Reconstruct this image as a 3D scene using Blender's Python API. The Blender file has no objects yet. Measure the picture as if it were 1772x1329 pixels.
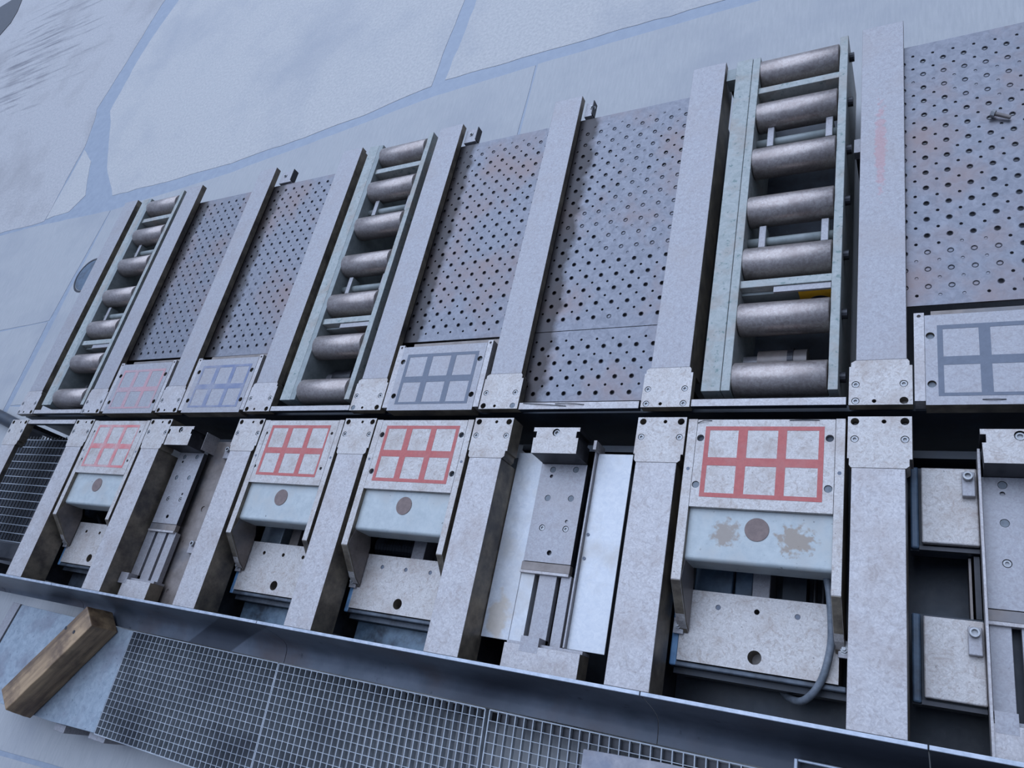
import bpy, bmesh, math, random
from mathutils import Vector, Matrix
import mathutils.noise as mn
random.seed(7)
S = bpy.context.scene
C = S.collection
PI = math.pi
TOP = 0.30                    # height of the machine's working face above the yard

# ---------------------------------------------------------------- camera
cam = bpy.data.cameras.new('camera')
cam.sensor_fit = 'HORIZONTAL'; cam.sensor_width = 36.0
cam.lens = 1301.355 / 1772 * 36.0
cam.clip_start = 0.02; cam.clip_end = 200
co = bpy.data.objects.new('camera', cam); C.objects.link(co)
Rw = ((0.86948265, 0.20081028, -0.45130384), (-0.02546124, -0.89420403, -0.44693498), (-0.49330685, 0.40009296, -0.77238201))
m = Matrix(Rw).transposed() @ Matrix.Diagonal((1, -1, -1))
co.matrix_world = Matrix.Translation((0, -0.8480956, 1.8 + TOP)) @ m.to_4x4()
S.camera = co

# ---------------------------------------------------------------- light
w = bpy.data.worlds.new('sky'); S.world = w; w.use_nodes = True
nt = w.node_tree; bg = nt.nodes['Background']
tc = nt.nodes.new('ShaderNodeTexCoord'); dp = nt.nodes.new('ShaderNodeVectorMath'); dp.operation = 'DOT_PRODUCT'
dp.inputs[1].default_value = (-0.25, 0.35, 0.90)
cr = nt.nodes.new('ShaderNodeValToRGB')
nt.links.new(tc.outputs['Generated'], dp.inputs[0]); nt.links.new(dp.outputs['Value'], cr.inputs[0]); nt.links.new(cr.outputs[0], bg.inputs[0])
cr.color_ramp.elements[0].position = 0.0; cr.color_ramp.elements[0].color = (0.085, 0.115, 0.18, 1)
cr.color_ramp.elements[1].position = 0.9; cr.color_ramp.elements[1].color = (0.47, 0.63, 1.0, 1)
bg.inputs[1].default_value = 0.62
sl = bpy.data.lights.new('sun', 'SUN'); sl.energy = 2.15; sl.angle = math.radians(75); sl.color = (0.62, 0.755, 1.0)
so = bpy.data.objects.new('sun', sl); C.objects.link(so)
so.rotation_euler = Vector((-0.25, 0.50, 0.83)).to_track_quat('Z', 'Y').to_euler()
so.location = (0, 0, 6)
S.view_settings.view_transform = 'Standard'; S.view_settings.look = 'None'
S.view_settings.exposure = 0.38; S.view_settings.gamma = 1.0; S.view_settings.use_curve_mapping = False

# ---------------------------------------------------------------- materials
def lin(r, g, b):
    f = lambda v: ((v / 255 + 0.055) / 1.055) ** 2.4 if v > 10 else v / 255 / 12.92
    return (f(r), f(g), f(b), 1)

def mat(name, a, b, sc=40.0, rough=0.5, metal=0.0, bump=0.15, c=None, csc=6.0, camt=0.5, speck=None, stretch=None, spec=0.5, dist=0.0, lo=0.33, hi=0.67, vein=None):
    """a/b: two tones mixed by fine noise; c: a third tone in broad patches; speck: dark flecks; stretch: brushed direction"""
    M = bpy.data.materials.new(name); M.use_nodes = True
    n = M.node_tree.nodes; l = M.node_tree.links; p = n['Principled BSDF']
    g = n.new('ShaderNodeNewGeometry'); mp = n.new('ShaderNodeMapping'); l.new(g.outputs['Position'], mp.inputs[0])
    if stretch: mp.inputs['Scale'].default_value = stretch
    nz = n.new('ShaderNodeTexNoise'); nz.inputs['Scale'].default_value = sc; nz.inputs['Detail'].default_value = 7; nz.inputs['Roughness'].default_value = 0.65; nz.inputs['Distortion'].default_value = dist
    l.new(mp.outputs[0], nz.inputs[0])
    r1 = n.new('ShaderNodeValToRGB'); r1.color_ramp.elements[0].position = lo; r1.color_ramp.elements[1].position = hi
    r1.color_ramp.elements[0].color = a; r1.color_ramp.elements[1].color = b
    l.new(nz.outputs[0], r1.inputs[0]); col = r1.outputs[0]
    def mix(col, other, fac, mode='MIX'):
        x = n.new('ShaderNodeMix'); x.data_type = 'RGBA'; x.blend_type = mode
        l.new(col, x.inputs[6]); x.inputs[7].default_value = other
        if hasattr(fac, 'links'): l.new(fac, x.inputs[0])
        else: x.inputs[0].default_value = fac
        return x.outputs[2]
    def mask(scale, lo, hi, amt, det=5):
        q = n.new('ShaderNodeTexNoise'); q.inputs['Scale'].default_value = scale; q.inputs['Detail'].default_value = det; q.inputs['Roughness'].default_value = 0.6
        l.new(g.outputs['Position'], q.inputs[0])
        mr = n.new('ShaderNodeMapRange'); mr.inputs[1].default_value = lo; mr.inputs[2].default_value = hi; mr.inputs[4].default_value = amt
        l.new(q.outputs[0], mr.inputs[0]); return mr.outputs[0]
    if c: col = mix(col, c, mask(csc, 0.48, 0.68, camt))
    if vein:
        q = n.new('ShaderNodeTexNoise'); q.inputs['Scale'].default_value = vein[1]; q.inputs['Detail'].default_value = 8; q.inputs['Roughness'].default_value = 0.7; q.inputs['Distortion'].default_value = 2.5
        l.new(mp.outputs[0], q.inputs[0])
        mr = n.new('ShaderNodeMapRange'); mr.inputs[1].default_value = 0.50; mr.inputs[2].default_value = 0.66; mr.inputs[4].default_value = vein[2]; l.new(q.outputs[0], mr.inputs[0])
        col = mix(col, vein[0], mr.outputs[0])
    if speck: col = mix(col, speck[0], mask(speck[1], speck[2], speck[2] + 0.08, speck[3], 3))
    l.new(col, p.inputs['Base Color'])
    p.inputs['Metallic'].default_value = metal; p.inputs['Roughness'].default_value = rough; p.inputs['Specular IOR Level'].default_value = spec
    rr = n.new('ShaderNodeMapRange'); rr.inputs[3].default_value = max(0.05, rough - 0.10); rr.inputs[4].default_value = min(1, rough + 0.14)
    l.new(nz.outputs[0], rr.inputs[0]); l.new(rr.outputs[0], p.inputs['Roughness'])
    if bump:
        bp = n.new('ShaderNodeBump'); bp.inputs['Strength'].default_value = bump; bp.inputs['Distance'].default_value = 0.002
        l.new(nz.outputs[0], bp.inputs['Height']); l.new(bp.outputs[0], p.inputs['Normal'])
    M['tail'] = 1
    return M

def stain(M, col, centre, size, amt, sc=30, lo=0.42, hi=0.6):
    """a stain with a place of its own (world position) laid over a material"""
    n = M.node_tree.nodes; l = M.node_tree.links; p = n['Principled BSDF']
    src = p.inputs['Base Color'].links[0].from_socket
    g = n.new('ShaderNodeNewGeometry')
    a = n.new('ShaderNodeVectorMath'); a.operation = 'SUBTRACT'; a.inputs[1].default_value = centre; l.new(g.outputs['Position'], a.inputs[0])
    d = n.new('ShaderNodeVectorMath'); d.operation = 'DIVIDE'; d.inputs[1].default_value = size; l.new(a.outputs[0], d.inputs[0])
    ln = n.new('ShaderNodeVectorMath'); ln.operation = 'LENGTH'; l.new(d.outputs[0], ln.inputs[0])
    q = n.new('ShaderNodeTexNoise'); q.inputs['Scale'].default_value = sc; q.inputs['Detail'].default_value = 6; l.new(g.outputs['Position'], q.inputs[0])
    s = n.new('ShaderNodeMath'); s.operation = 'MULTIPLY_ADD'; s.inputs[1].default_value = -0.55; l.new(ln.outputs['Value'], s.inputs[0]); 
    ad = n.new('ShaderNodeMath'); ad.operation = 'ADD'; ad.inputs[1].default_value = 0.28; l.new(q.outputs[0], ad.inputs[0]); l.new(ad.outputs[0], s.inputs[2])
    mr = n.new('ShaderNodeMapRange'); mr.inputs[1].default_value = lo - 0.1; mr.inputs[2].default_value = hi - 0.1; mr.inputs[4].default_value = amt; l.new(s.outputs[0], mr.inputs[0])
    x = n.new('ShaderNodeMix'); x.data_type = 'RGBA'; l.new(src, x.inputs[6]); x.inputs[7].default_value = col; l.new(mr.outputs[0], x.inputs[0]); l.new(x.outputs[2], p.inputs['Base Color'])
    return M

M_steel = mat('worn_steel', lin(142, 137, 138), lin(170, 166, 166), 130, 0.45, 0.35, 0.08, c=lin(152, 141, 136), csc=7, camt=0.4, speck=(lin(96, 88, 86), 110, 0.68, 0.5), dist=1.2, vein=(lin(134, 124, 122), 30, 0.4))
M_steel_red = stain(M_steel.copy(), lin(186, 92, 90), (-0.125, 0.80, TOP), (0.020, 0.24, 0.1), 0.26, 70, 0.46, 0.62); M_steel_red.name = 'worn_steel_red_smear'
M_steel_lo = mat('wiped_steel', lin(160, 153, 151), lin(197, 190, 186), 105, 0.45, 0.3, 0.12, c=lin(160, 146, 138), csc=11, camt=0.45, speck=(lin(104, 94, 90), 120, 0.66, 0.5), dist=1.5, vein=(lin(136, 122, 114), 30, 0.45))
M_side = mat('shaded_grimy_steel_side', lin(98, 87, 76), lin(148, 134, 114), 22, 0.40, 0.3, 0.1, c=lin(44, 46, 54), csc=7, camt=0.7)  # brown grime, with the shade of side faces painted into the colour
M_plate = mat('table_plate_steel', lin(166, 158, 152), lin(204, 196, 189), 110, 0.48, 0.3, 0.15, c=lin(158, 142, 130), csc=14, camt=0.5, speck=(lin(92, 84, 80), 130, 0.65, 0.7), dist=2.0, vein=(lin(138, 118, 104), 34, 0.5))
M_bright = mat('bright_zinc', lin(184, 184, 186), lin(206, 204, 202), 60, 0.45, 0.3, 0.08, c=lin(170, 158, 144), csc=7, camt=0.5, dist=1.0)
M_bright = stain(M_bright, lin(176, 152, 120), (-1.085, -0.60, TOP), (0.05, 0.09, 0.4), 0.55, 30)
def perf_mat(x_bar):
    M = mat('perforated_steel', lin(98, 98, 104), lin(126, 125, 130), 45, 0.34, 0.55, 0.06, c=lin(122, 102, 96), csc=4.5, camt=0.7, dist=1.0)
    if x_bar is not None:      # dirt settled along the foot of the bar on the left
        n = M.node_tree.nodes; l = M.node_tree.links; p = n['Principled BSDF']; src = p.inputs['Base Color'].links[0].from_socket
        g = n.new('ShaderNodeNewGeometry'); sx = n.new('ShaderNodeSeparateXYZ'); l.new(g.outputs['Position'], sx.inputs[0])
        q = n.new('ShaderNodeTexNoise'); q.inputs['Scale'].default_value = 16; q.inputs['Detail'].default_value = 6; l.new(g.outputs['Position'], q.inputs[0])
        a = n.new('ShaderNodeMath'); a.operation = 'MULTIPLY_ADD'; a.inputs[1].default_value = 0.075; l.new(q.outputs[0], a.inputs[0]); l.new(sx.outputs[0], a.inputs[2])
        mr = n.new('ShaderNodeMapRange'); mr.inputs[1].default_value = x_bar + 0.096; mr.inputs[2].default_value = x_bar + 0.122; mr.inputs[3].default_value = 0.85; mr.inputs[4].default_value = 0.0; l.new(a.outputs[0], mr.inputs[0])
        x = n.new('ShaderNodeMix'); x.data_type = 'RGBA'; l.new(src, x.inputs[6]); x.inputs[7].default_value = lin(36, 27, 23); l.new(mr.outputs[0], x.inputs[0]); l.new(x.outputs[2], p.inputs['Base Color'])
    return M
M_roller = mat('roller_steel', lin(148, 134, 127), lin(182, 170, 162), 110, 0.36, 0.65, 0.1, c=lin(128, 114, 108), csc=14, camt=0.5, speck=(lin(200, 192, 188), 160, 0.66, 0.5), dist=0.8)
M_green = mat('chipped_green_paint', lin(142, 146, 140), lin(172, 172, 166), 45, 0.5, 0.15, 0.12, c=lin(152, 132, 116), csc=12, camt=0.5, speck=(lin(92, 114, 108), 60, 0.60, 0.7), dist=1.0)
M_greenw = mat('grey_green_paint', lin(124, 129, 125), lin(152, 155, 151), 25, 0.5, 0.1, 0.1)
M_blue = mat('pale_blue_paint', lin(164, 168, 166), lin(184, 187, 183), 40, 0.38, 0.05, 0.06, c=lin(166, 158, 148), csc=10, camt=0.5, speck=(lin(88, 84, 80), 70, 0.67, 0.8))
M_blue_bare = stain(stain(M_blue.copy(), lin(140, 118, 98), (-0.460, -0.337, TOP), (0.040, 0.040, 0.1), 0.75, 75, 0.38, 0.58), lin(142, 120, 98), (-0.300, -0.342, TOP), (0.052, 0.042, 0.1), 0.8, 75, 0.38, 0.56); M_blue_bare.name = 'pale_blue_paint_worn_bare'
M_dkblue = mat('dark_blue_paint', lin(62, 78, 94), lin(86, 104, 120), 24, 0.4, 0.1, 0.15, c=lin(46, 48, 54), csc=14, camt=0.8, speck=(lin(130, 150, 165), 30, 0.68, 0.5))
M_frame = mat('oily_blue_grey', lin(60, 66, 74), lin(92, 98, 106), 30, 0.4, 0.2, 0.12, c=lin(44, 44, 48), csc=14, camt=0.8)
M_shelf = mat('chipped_blue_shelf', lin(78, 96, 112), lin(120, 140, 154), 20, 0.4, 0.1, 0.15, c=lin(44, 46, 54), csc=16, camt=0.85)
M_azure = mat('azure_paint', lin(84, 118, 150), lin(112, 148, 178), 24, 0.4, 0.05, 0.1, c=lin(60, 80, 100), csc=14, camt=0.7)
M_black = mat('oily_black', lin(26, 27, 33), lin(42, 46, 54), 30, 0.42, 0.1, 0.2, c=lin(44, 56, 68), csc=8, camt=0.6, speck=(lin(110, 112, 120), 160, 0.70, 0.5))
M_dark = mat('dark_steel', lin(42, 41, 44), lin(66, 64, 66), 30, 0.42, 0.4, 0.2)
M_bolt = mat('bolt_steel', lin(140, 138, 138), lin(176, 174, 172), 90, 0.4, 0.5, 0.1)
M_plug = mat('brown_plug', lin(108, 90, 84), lin(130, 110, 102), 60, 0.55, 0.2, 0.1)
M_red = mat('red_marking', lin(178, 88, 82), lin(194, 104, 96), 90, 0.6, 0.0, 0.06, c=lin(184, 124, 116), csc=16, camt=0.4)
M_grey = mat('slate_marking', lin(96, 100, 110), lin(110, 114, 124), 60, 0.5, 0.1, 0.06)
M_gate = mat('galvanised_bar', lin(150, 153, 156), lin(186, 188, 190), 40, 0.42, 0.25, 0.1, c=lin(110, 112, 120), csc=5, camt=0.6)
M_sheet = mat('blue_grey_sheet', lin(134, 144, 152), lin(162, 170, 176), 40, 0.42, 0.2, 0.12, c=lin(122, 118, 126), csc=7, camt=0.6, speck=(lin(80, 88, 98), 75, 0.64, 0.6), dist=0.8)
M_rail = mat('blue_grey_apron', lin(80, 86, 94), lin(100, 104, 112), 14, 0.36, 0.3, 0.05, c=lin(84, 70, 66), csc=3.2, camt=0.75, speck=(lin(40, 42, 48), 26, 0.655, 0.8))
M_raillip = mat('scuffed_lip', lin(150, 156, 164), lin(188, 190, 196), 50, 0.4, 0.5, 0.1)
M_wood = mat('old_timber', lin(100, 76, 54), lin(176, 144, 108), 11, 0.55, 0.0, 0.35, c=lin(72, 52, 42), csc=9, camt=0.75, stretch=(1, 1, 1), lo=0.36, hi=0.6)
M_hose = mat('grey_hose', lin(92, 98, 104), lin(124, 128, 134), 60, 0.5, 0.0, 0.1)
M_yel = mat('yellow_paint', lin(196, 140, 24), lin(216, 160, 40), 40, 0.5, 0.0, 0.1, c=lin(130, 100, 40), csc=20, camt=0.5)
M_rust = mat('rusty_sheet', lin(110, 98, 90), lin(140, 128, 120), 22, 0.4, 0.25, 0.1, c=lin(92, 98, 106), csc=5, camt=0.6, speck=(lin(40, 36, 34), 12, 0.70, 0.9))
M_conc = mat('yard_concrete', lin(168, 163, 159), lin(194, 188, 181), 60, 0.5, 0.0, 0.25, c=lin(150, 150, 154), csc=1.3, camt=0.6, speck=(lin(206, 196, 180), 130, 0.62, 0.7))
M_smooth = mat('smooth_concrete', lin(160, 158, 156), lin(174, 171, 168), 12, 0.5, 0.0, 0.05, c=lin(144, 144, 148), csc=2.2, camt=0.5, stretch=(8, 1, 1))
M_conc2 = mat('scuffed_concrete', lin(160, 155, 153), lin(189, 182, 177), 50, 0.5, 0.0, 0.25, c=lin(132, 124, 122), csc=1.6, camt=0.5, speck=(lin(200, 190, 178), 120, 0.64, 0.5))
def streaks(M):
    """dark skid-like streaks running along x in the far corner of the yard"""
    n = M.node_tree.nodes; l = M.node_tree.links; p = n['Principled BSDF']; src = p.inputs['Base Color'].links[0].from_socket
    g = n.new('ShaderNodeNewGeometry'); mp = n.new('ShaderNodeMapping'); mp.inputs['Scale'].default_value = (0.8, 13, 1); mp.inputs['Rotation'].default_value = (0, 0, math.radians(-8)); l.new(g.outputs['Position'], mp.inputs[0])
    q = n.new('ShaderNodeTexNoise'); q.inputs['Scale'].default_value = 1.5; q.inputs['Detail'].default_value = 6; q.inputs['Roughness'].default_value = 0.7; l.new(mp.outputs[0], q.inputs[0])
    d = n.new('ShaderNodeVectorMath'); d.operation = 'DISTANCE'; d.inputs[1].default_value = (-7.4, 3.9, 0); l.new(g.outputs['Position'], d.inputs[0])
    f = n.new('ShaderNodeMapRange'); f.inputs[1].default_value = 0.3; f.inputs[2].default_value = 1.8; f.inputs[3].default_value = 0.10; f.inputs[4].default_value = -0.12; l.new(d.outputs['Value'], f.inputs[0])
    a = n.new('ShaderNodeMath'); a.operation = 'ADD'; l.new(q.outputs[0], a.inputs[0]); l.new(f.outputs[0], a.inputs[1])
    mr = n.new('ShaderNodeMapRange'); mr.inputs[1].default_value = 0.56; mr.inputs[2].default_value = 0.72; mr.inputs[4].default_value = 0.75; l.new(a.outputs[0], mr.inputs[0])
    x = n.new('ShaderNodeMix'); x.data_type = 'RGBA'; l.new(src, x.inputs[6]); x.inputs[7].default_value = lin(84, 80, 86); l.new(mr.outputs[0], x.inputs[0]); l.new(x.outputs[2], p.inputs['Base Color'])
streaks(M_conc2)
M_tar = mat('joint_filler', lin(134, 141, 152), lin(150, 156, 165), 20, 0.4, 0.0, 0.08)

# ---------------------------------------------------------------- mesh helpers (design z: 0 = working face)
def empty(name, loc, label, cat, group=None):
    o = bpy.data.objects.new(name, None); C.objects.link(o); o.empty_display_size = 0.05
    o.location = (loc[0], loc[1], loc[2] + TOP); o['label'] = label; o['category'] = cat
    if group: o['group'] = group
    return o

def obj(name, bm, m, parent=None, smooth=False, bevel=0.0, label=None, side=None):
    """bm is in design coordinates; the object's origin goes to the parent's"""
    off = parent['_w'] if parent is not None and '_w' in parent else None
    bmesh.ops.recalc_face_normals(bm, faces=bm.faces)
    P = Vector((0, 0, TOP))
    if parent is not None:
        P = P - root_loc(parent)
    bmesh.ops.translate(bm, verts=bm.verts, vec=P)
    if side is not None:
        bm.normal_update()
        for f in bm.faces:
            if f.normal.z < 0.3: f.material_index = 1  # faces not turned up take the side tone, shade painted in
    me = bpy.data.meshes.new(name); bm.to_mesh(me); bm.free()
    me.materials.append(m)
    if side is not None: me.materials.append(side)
    if smooth:
        for f in me.polygons: f.use_smooth = True
    o = bpy.data.objects.new(name, me); C.objects.link(o)
    if parent is not None: o.parent = parent
    if bevel:
        b = o.modifiers.new('bevel', 'BEVEL'); b.width = bevel; b.segments = 2; b.limit_method = 'ANGLE'; b.angle_limit = math.radians(40)
    if label: o['label'] = label
    return o

def root_loc(o):
    v = Vector((0, 0, 0))
    while o is not None:
        v += o.location; o = o.parent
    return v

def tag(o, label, cat, group=None):
    o['label'] = label; o['category'] = cat
    if group: o['group'] = group
    return o

def box(bm, x0, x1, y0, y1, z0, z1):
    v = [bm.verts.new((x, y, z)) for z in (z0, z1) for y in (y0, y1) for x in (x0, x1)]
    for f in ((0, 2, 3, 1), (4, 5, 7, 6), (0, 1, 5, 4), (2, 6, 7, 3), (0, 4, 6, 2), (1, 3, 7, 5)):
        bm.faces.new([v[i] for i in f])
    return bm

def BX(*a): return box(bmesh.new(), *a)

def prism(bm, pts, z0, z1, axis='z'):
    """closed outline extruded along an axis (pts are the two other coordinates, in order)"""
    def P(a, b, t): return (a, b, t) if axis == 'z' else ((t, a, b) if axis == 'x' else (a, t, b))
    A = [bm.verts.new(P(a, b, z0)) for a, b in pts]; B = [bm.verts.new(P(a, b, z1)) for a, b in pts]
    bm.faces.new(A[::-1]); bm.faces.new(B); n = len(pts)
    for i in range(n): bm.faces.new((A[i], A[(i + 1) % n], B[(i + 1) % n], B[i]))
    return bm

def plate(pts, z1, z0, holes=()):
    """outline with blind holes: (x, y, radius, depth[, sides])"""
    bm = bmesh.new()
    T = [bm.verts.new((a, b, z1)) for a, b in pts]; n = len(T)
    edges = [bm.edges.new((T[i], T[(i + 1) % n])) for i in range(n)]
    cups = []
    for h in holes:
        k = h[4] if len(h) > 4 else 16
        R = [bm.verts.new((h[0] + h[2] * math.cos(2 * PI * i / k), h[1] + h[2] * math.sin(2 * PI * i / k), z1)) for i in range(k)]
        edges += [bm.edges.new((R[i], R[(i + 1) % k])) for i in range(k)]; cups.append((R, h[3]))
    bmesh.ops.triangle_fill(bm, use_beauty=True, use_dissolve=False, edges=edges)
    for R, d in cups:
        k = len(R); Q = [bm.verts.new((v.co.x, v.co.y, z1 - d)) for v in R]
        for i in range(k): bm.faces.new((R[i], R[(i + 1) % k], Q[(i + 1) % k], Q[i]))
        bm.faces.new(Q)
    B = [bm.verts.new((a, b, z0)) for a, b in pts]
    for i in range(n): bm.faces.new((T[i], T[(i + 1) % n], B[(i + 1) % n], B[i]))
    bm.faces.new(B)
    return bm

def cyl(bm, a, b, r, n=20, r2=None, caps=True):
    a, b = Vector(a), Vector(b); d = (b - a).normalized()
    u = d.orthogonal().normalized(); v = d.cross(u); r2 = r if r2 is None else r2
    A = [bm.verts.new(a + (u * math.cos(2 * PI * i / n) + v * math.sin(2 * PI * i / n)) * r) for i in range(n)]
    B = [bm.verts.new(b + (u * math.cos(2 * PI * i / n) + v * math.sin(2 * PI * i / n)) * r2) for i in range(n)]
    for i in range(n): bm.faces.new((A[i], A[(i + 1) % n], B[(i + 1) % n], B[i]))
    if caps: bm.faces.new(A); bm.faces.new(B)
    return bm

def disc(x, y, z, r, h, n=20): return cyl(bmesh.new(), (x, y, z - h), (x, y, z), r, n)

def edge_smooth(o, deg=35):
    o.data.set_sharp_from_angle(angle=math.radians(deg))

# shared small pieces --------------------------------------------------------
def _mesh(name, bm, m):
    bmesh.ops.recalc_face_normals(bm, faces=bm.faces)
    me = bpy.data.meshes.new(name); bm.to_mesh(me); bm.free(); me.materials.append(m); return me

def _socket_screw(r, ri, h, n=14):
    bm = bmesh.new()
    ring = lambda rr, z, k=n: [bm.verts.new((rr * math.cos(2 * PI * i / k), rr * math.sin(2 * PI * i / k), z)) for i in range(k)]
    a, b, c, d = ring(r, -h), ring(r, -0.0008), ring(r - 0.0008, 0), ring(ri, 0); e = ring(ri, -h * 0.7)
    for p, q in ((a, b), (b, c), (c, d), (d, e)):
        for i in range(n): bm.faces.new((p[i], p[(i + 1) % n], q[(i + 1) % n], q[i]))
    bm.faces.new(e); bm.faces.new(a)
    return bm
ME_screw = _mesh('screw', _socket_screw(0.0082, 0.0042, 0.006), M_bolt)
ME_screw_big = _mesh('screw', _socket_screw(0.0098, 0.0058, 0.008), M_bolt)
ME_pin = _mesh('pin', disc(0, 0, 0, 0.0085, 0.004, 14), mat('blue_grey_pin', lin(92, 96, 100), lin(120, 124, 128), 60, 0.45, 0.2, 0.1))
def hexhead(r=0.009, h=0.007):
    bm = cyl(bmesh.new(), (0, 0, 0), (0, 0, h), r, 6); cyl(bm, (0, 0, -0.002), (0, 0, 0.001), r * 1.35, 16); cyl(bm, (0, 0, h), (0, 0, h + 0.006), r * 0.5, 10); return bm
ME_hex = _mesh('hex_bolt', hexhead(), M_bolt)
def caphead():
    bm = cyl(bmesh.new(), (0, 0, 0), (0, 0, 0.010), 0.0105, 18)
    return bm
ME_cap = _mesh('cap_screw', _socket_screw(0.0105, 0.006, 0.012, 18), M_bolt)

ME_bore = _mesh('bore_shade', disc(0, 0, 0, 0.0094, 0.002, 16), M_black); ME_bore_s = _mesh('bore_shade', disc(0, 0, 0, 0.0057, 0.002, 12), M_dark)  # dark discs paint the shade at the bottom of open holes

def piece(name, me, x, y, z, parent):
    o = bpy.data.objects.new(name, me); C.objects.link(o); o.parent = parent
    o.location = Vector((x, y, z + TOP)) - root_loc(parent)
    return o

# ---------------------------------------------------------------- the yard
G = -TOP
def rot_poly(pts): return pts
def slab_piece(pts, m, top=G, floor_o=None, label=None, jit=0.016):
    q = []
    for i, a in enumerate(pts):
        b = pts[(i + 1) % len(pts)]; L = math.hypot(b[0] - a[0], b[1] - a[1]); k = max(1, min(int(L / 0.07), 40)) if max(abs(a[0]), abs(b[0])) < 8 and max(a[1], b[1]) < 6 else 1
        for t in range(k):
            u = t / k; x, y = a[0] + (b[0] - a[0]) * u, a[1] + (b[1] - a[1]) * u
            w_ = jit * (0 if k == 1 else 1); e = Vector((b[1] - a[1], a[0] - b[0])) / L * (mn.noise((x * 3.1, y * 3.1, 1)) + 0.5 * mn.noise((x * 11, y * 11, 5))) * w_
            q.append((x + e.x, y + e.y))
    o = obj('slab', prism(bmesh.new(), q, top - 0.04, top), m, floor_o, bevel=0.001)
    if label: o['label'] = label
    return o
fl = obj('floor', BX(-14, 5, -4, 14, G - 0.10, G - 0.0015), M_tar); fl['kind'] = 'structure'; fl['label'] = 'concrete yard floor in slabs with blue grey filled joints'
# joint lines: transverse one beyond the machine (A), long ones running away from it, one to the left of the machine
A = [(-9.0, 1.10), (-6.05, 1.60), (-5.46, 1.627), (-4.63, 1.661), (-3.23, 1.80), (-2.165, 1.925), (-0.67, 1.975), (5.0, 2.15)]
def off(p, dx, dy): return [(x + dx, y + dy) for x, y in p]
# slabs beyond the transverse joint
slab_piece([(-4.74, 1.735), (-4.40, 1.74), (-3.6, 1.765), (-3.2, 1.805), (-2.87, 1.85), (-2.55, 1.895), (-2.215, 1.965), (-2.15, 3.0), (-1.9, 14), (-4.3, 14), (-5.0, 4.6), (-5.27, 3.87), (-5.38, 3.4), (-5.41, 3.165), (-5.40, 2.67), (-5.0, 2.03)], M_conc, floor_o=fl)
slab_piece([(-2.135, 1.985), (-0.67, 2.01), (5, 2.19), (5, 14), (-1.78, 14), (-2.07, 3.0)], M_conc, floor_o=fl)
slab_piece([(-9.0, 1.14), (-6.05, 1.630), (-5.475, 1.645), (-5.485, 2.33), (-5.56, 2.60), (-5.63, 2.745), (-5.58, 3.17), (-5.52, 3.87), (-5.38, 4.6), (-4.6, 14), (-14, 14), (-14, 0.6)], M_conc2, floor_o=fl)
slab_piece([(-5.462, 1.66), (-5.20, 1.68), (-5.10, 1.80), (-5.27, 2.15), (-5.462, 2.30)], M_conc, floor_o=fl)
# strip slabs between that joint and the machine
slab_piece([(-4.66, 1.60), (-3.56, 1.685), (-3.2, 1.735), (-2.5, 1.835), (-2.165, 1.885), (-1.600, 1.915), (-1.606, 1.0), (-1.606, 0.195), (-4.66, 0.195)], M_smooth, floor_o=fl, jit=0.006)
slab_piece([(-1.590, 1.92), (-0.67, 1.945), (5, 2.11), (5, -4), (-1.590, -4), (-1.595, 0.3)], M_smooth, floor_o=fl, jit=0.006)
slab_piece([(-4.72, 0.770), (-4.668, 1.60), (-5.46, 1.615), (-6.05, 1.60), (-9, 1.10), (-14, 0.5), (-14, 0.1), (-5.35, 0.731)], M_smooth, floor_o=fl, jit=0.006)
slab_piece([(-4.726, 0.760), (-5.35, 0.720), (-14, 0.09), (-14, -1.36), (-4.70, -1.36), (-4.712, 0.17)], M_smooth, floor_o=fl, jit=0.006)
slab_piece([(-4.66, 0.19), (-1.600, 0.19), (-1.597, -1.30), (-2.95, -1.354), (-3.37, -1.376), (-4.69, -1.37)], M_smooth, floor_o=fl, jit=0.004)
slab_piece([(-14, -1.39), (-4.69, -1.39), (-3.37, -1.396), (-2.95, -1.372), (-1.6, -1.32), (-1.6, -4), (-14, -4)], M_smooth, floor_o=fl, jit=0.004)
o = obj('puddle', prism(bmesh.new(), [(-9.9, 5.35), (-9.37, 5.33), (-9.0, 5.38), (-8.79, 5.26), (-8.69, 5.03), (-8.66, 4.83), (-8.74, 4.66), (-9.0, 4.72), (-9.3, 4.92), (-9.9, 5.05)], G + 0.0005, G + 0.004), M_dark)
tag(o, 'dark wet patch on the concrete at the top left corner', 'puddle')

# ---------------------------------------------------------------- bars
X0, PITCH = -0.0650, 0.52963
R = {k: X0 - (8 - k) * PITCH for k in range(1, 9)}
ORD = {1: 'leftmost', 2: 'second from left', 3: 'third from left', 4: 'fourth from left', 5: 'fourth from right', 6: 'third from right', 7: 'second from right', 8: 'rightmost'}
NEARU = {1: 'at the far left of the machine, bare concrete on its left', 2: 'between the leftmost roller conveyor and the faded red grid plate', 3: 'between the faded red grid plate and the leftmost blue grid plate',
         4: 'on the left side of the middle roller conveyor', 5: 'on the right side of the middle roller conveyor', 6: 'between two perforated decks, right of the middle slate grid plate',
         7: 'on the left side of the rightmost roller conveyor', 8: 'with faint red smear, right of the rightmost roller conveyor'}
NEARL = {1: 'left of the wire mesh tray', 2: 'between the wire mesh tray and the leftmost red grid table', 3: 'between the leftmost red grid table and the leftmost slide',
         4: 'right of the leftmost slide', 5: 'between the two middle red grid tables', 6: 'left of the middle slide with pale side sheets',
         7: 'right of the middle slide, left of the hose', 8: 'right of the table with the hose'}
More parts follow.
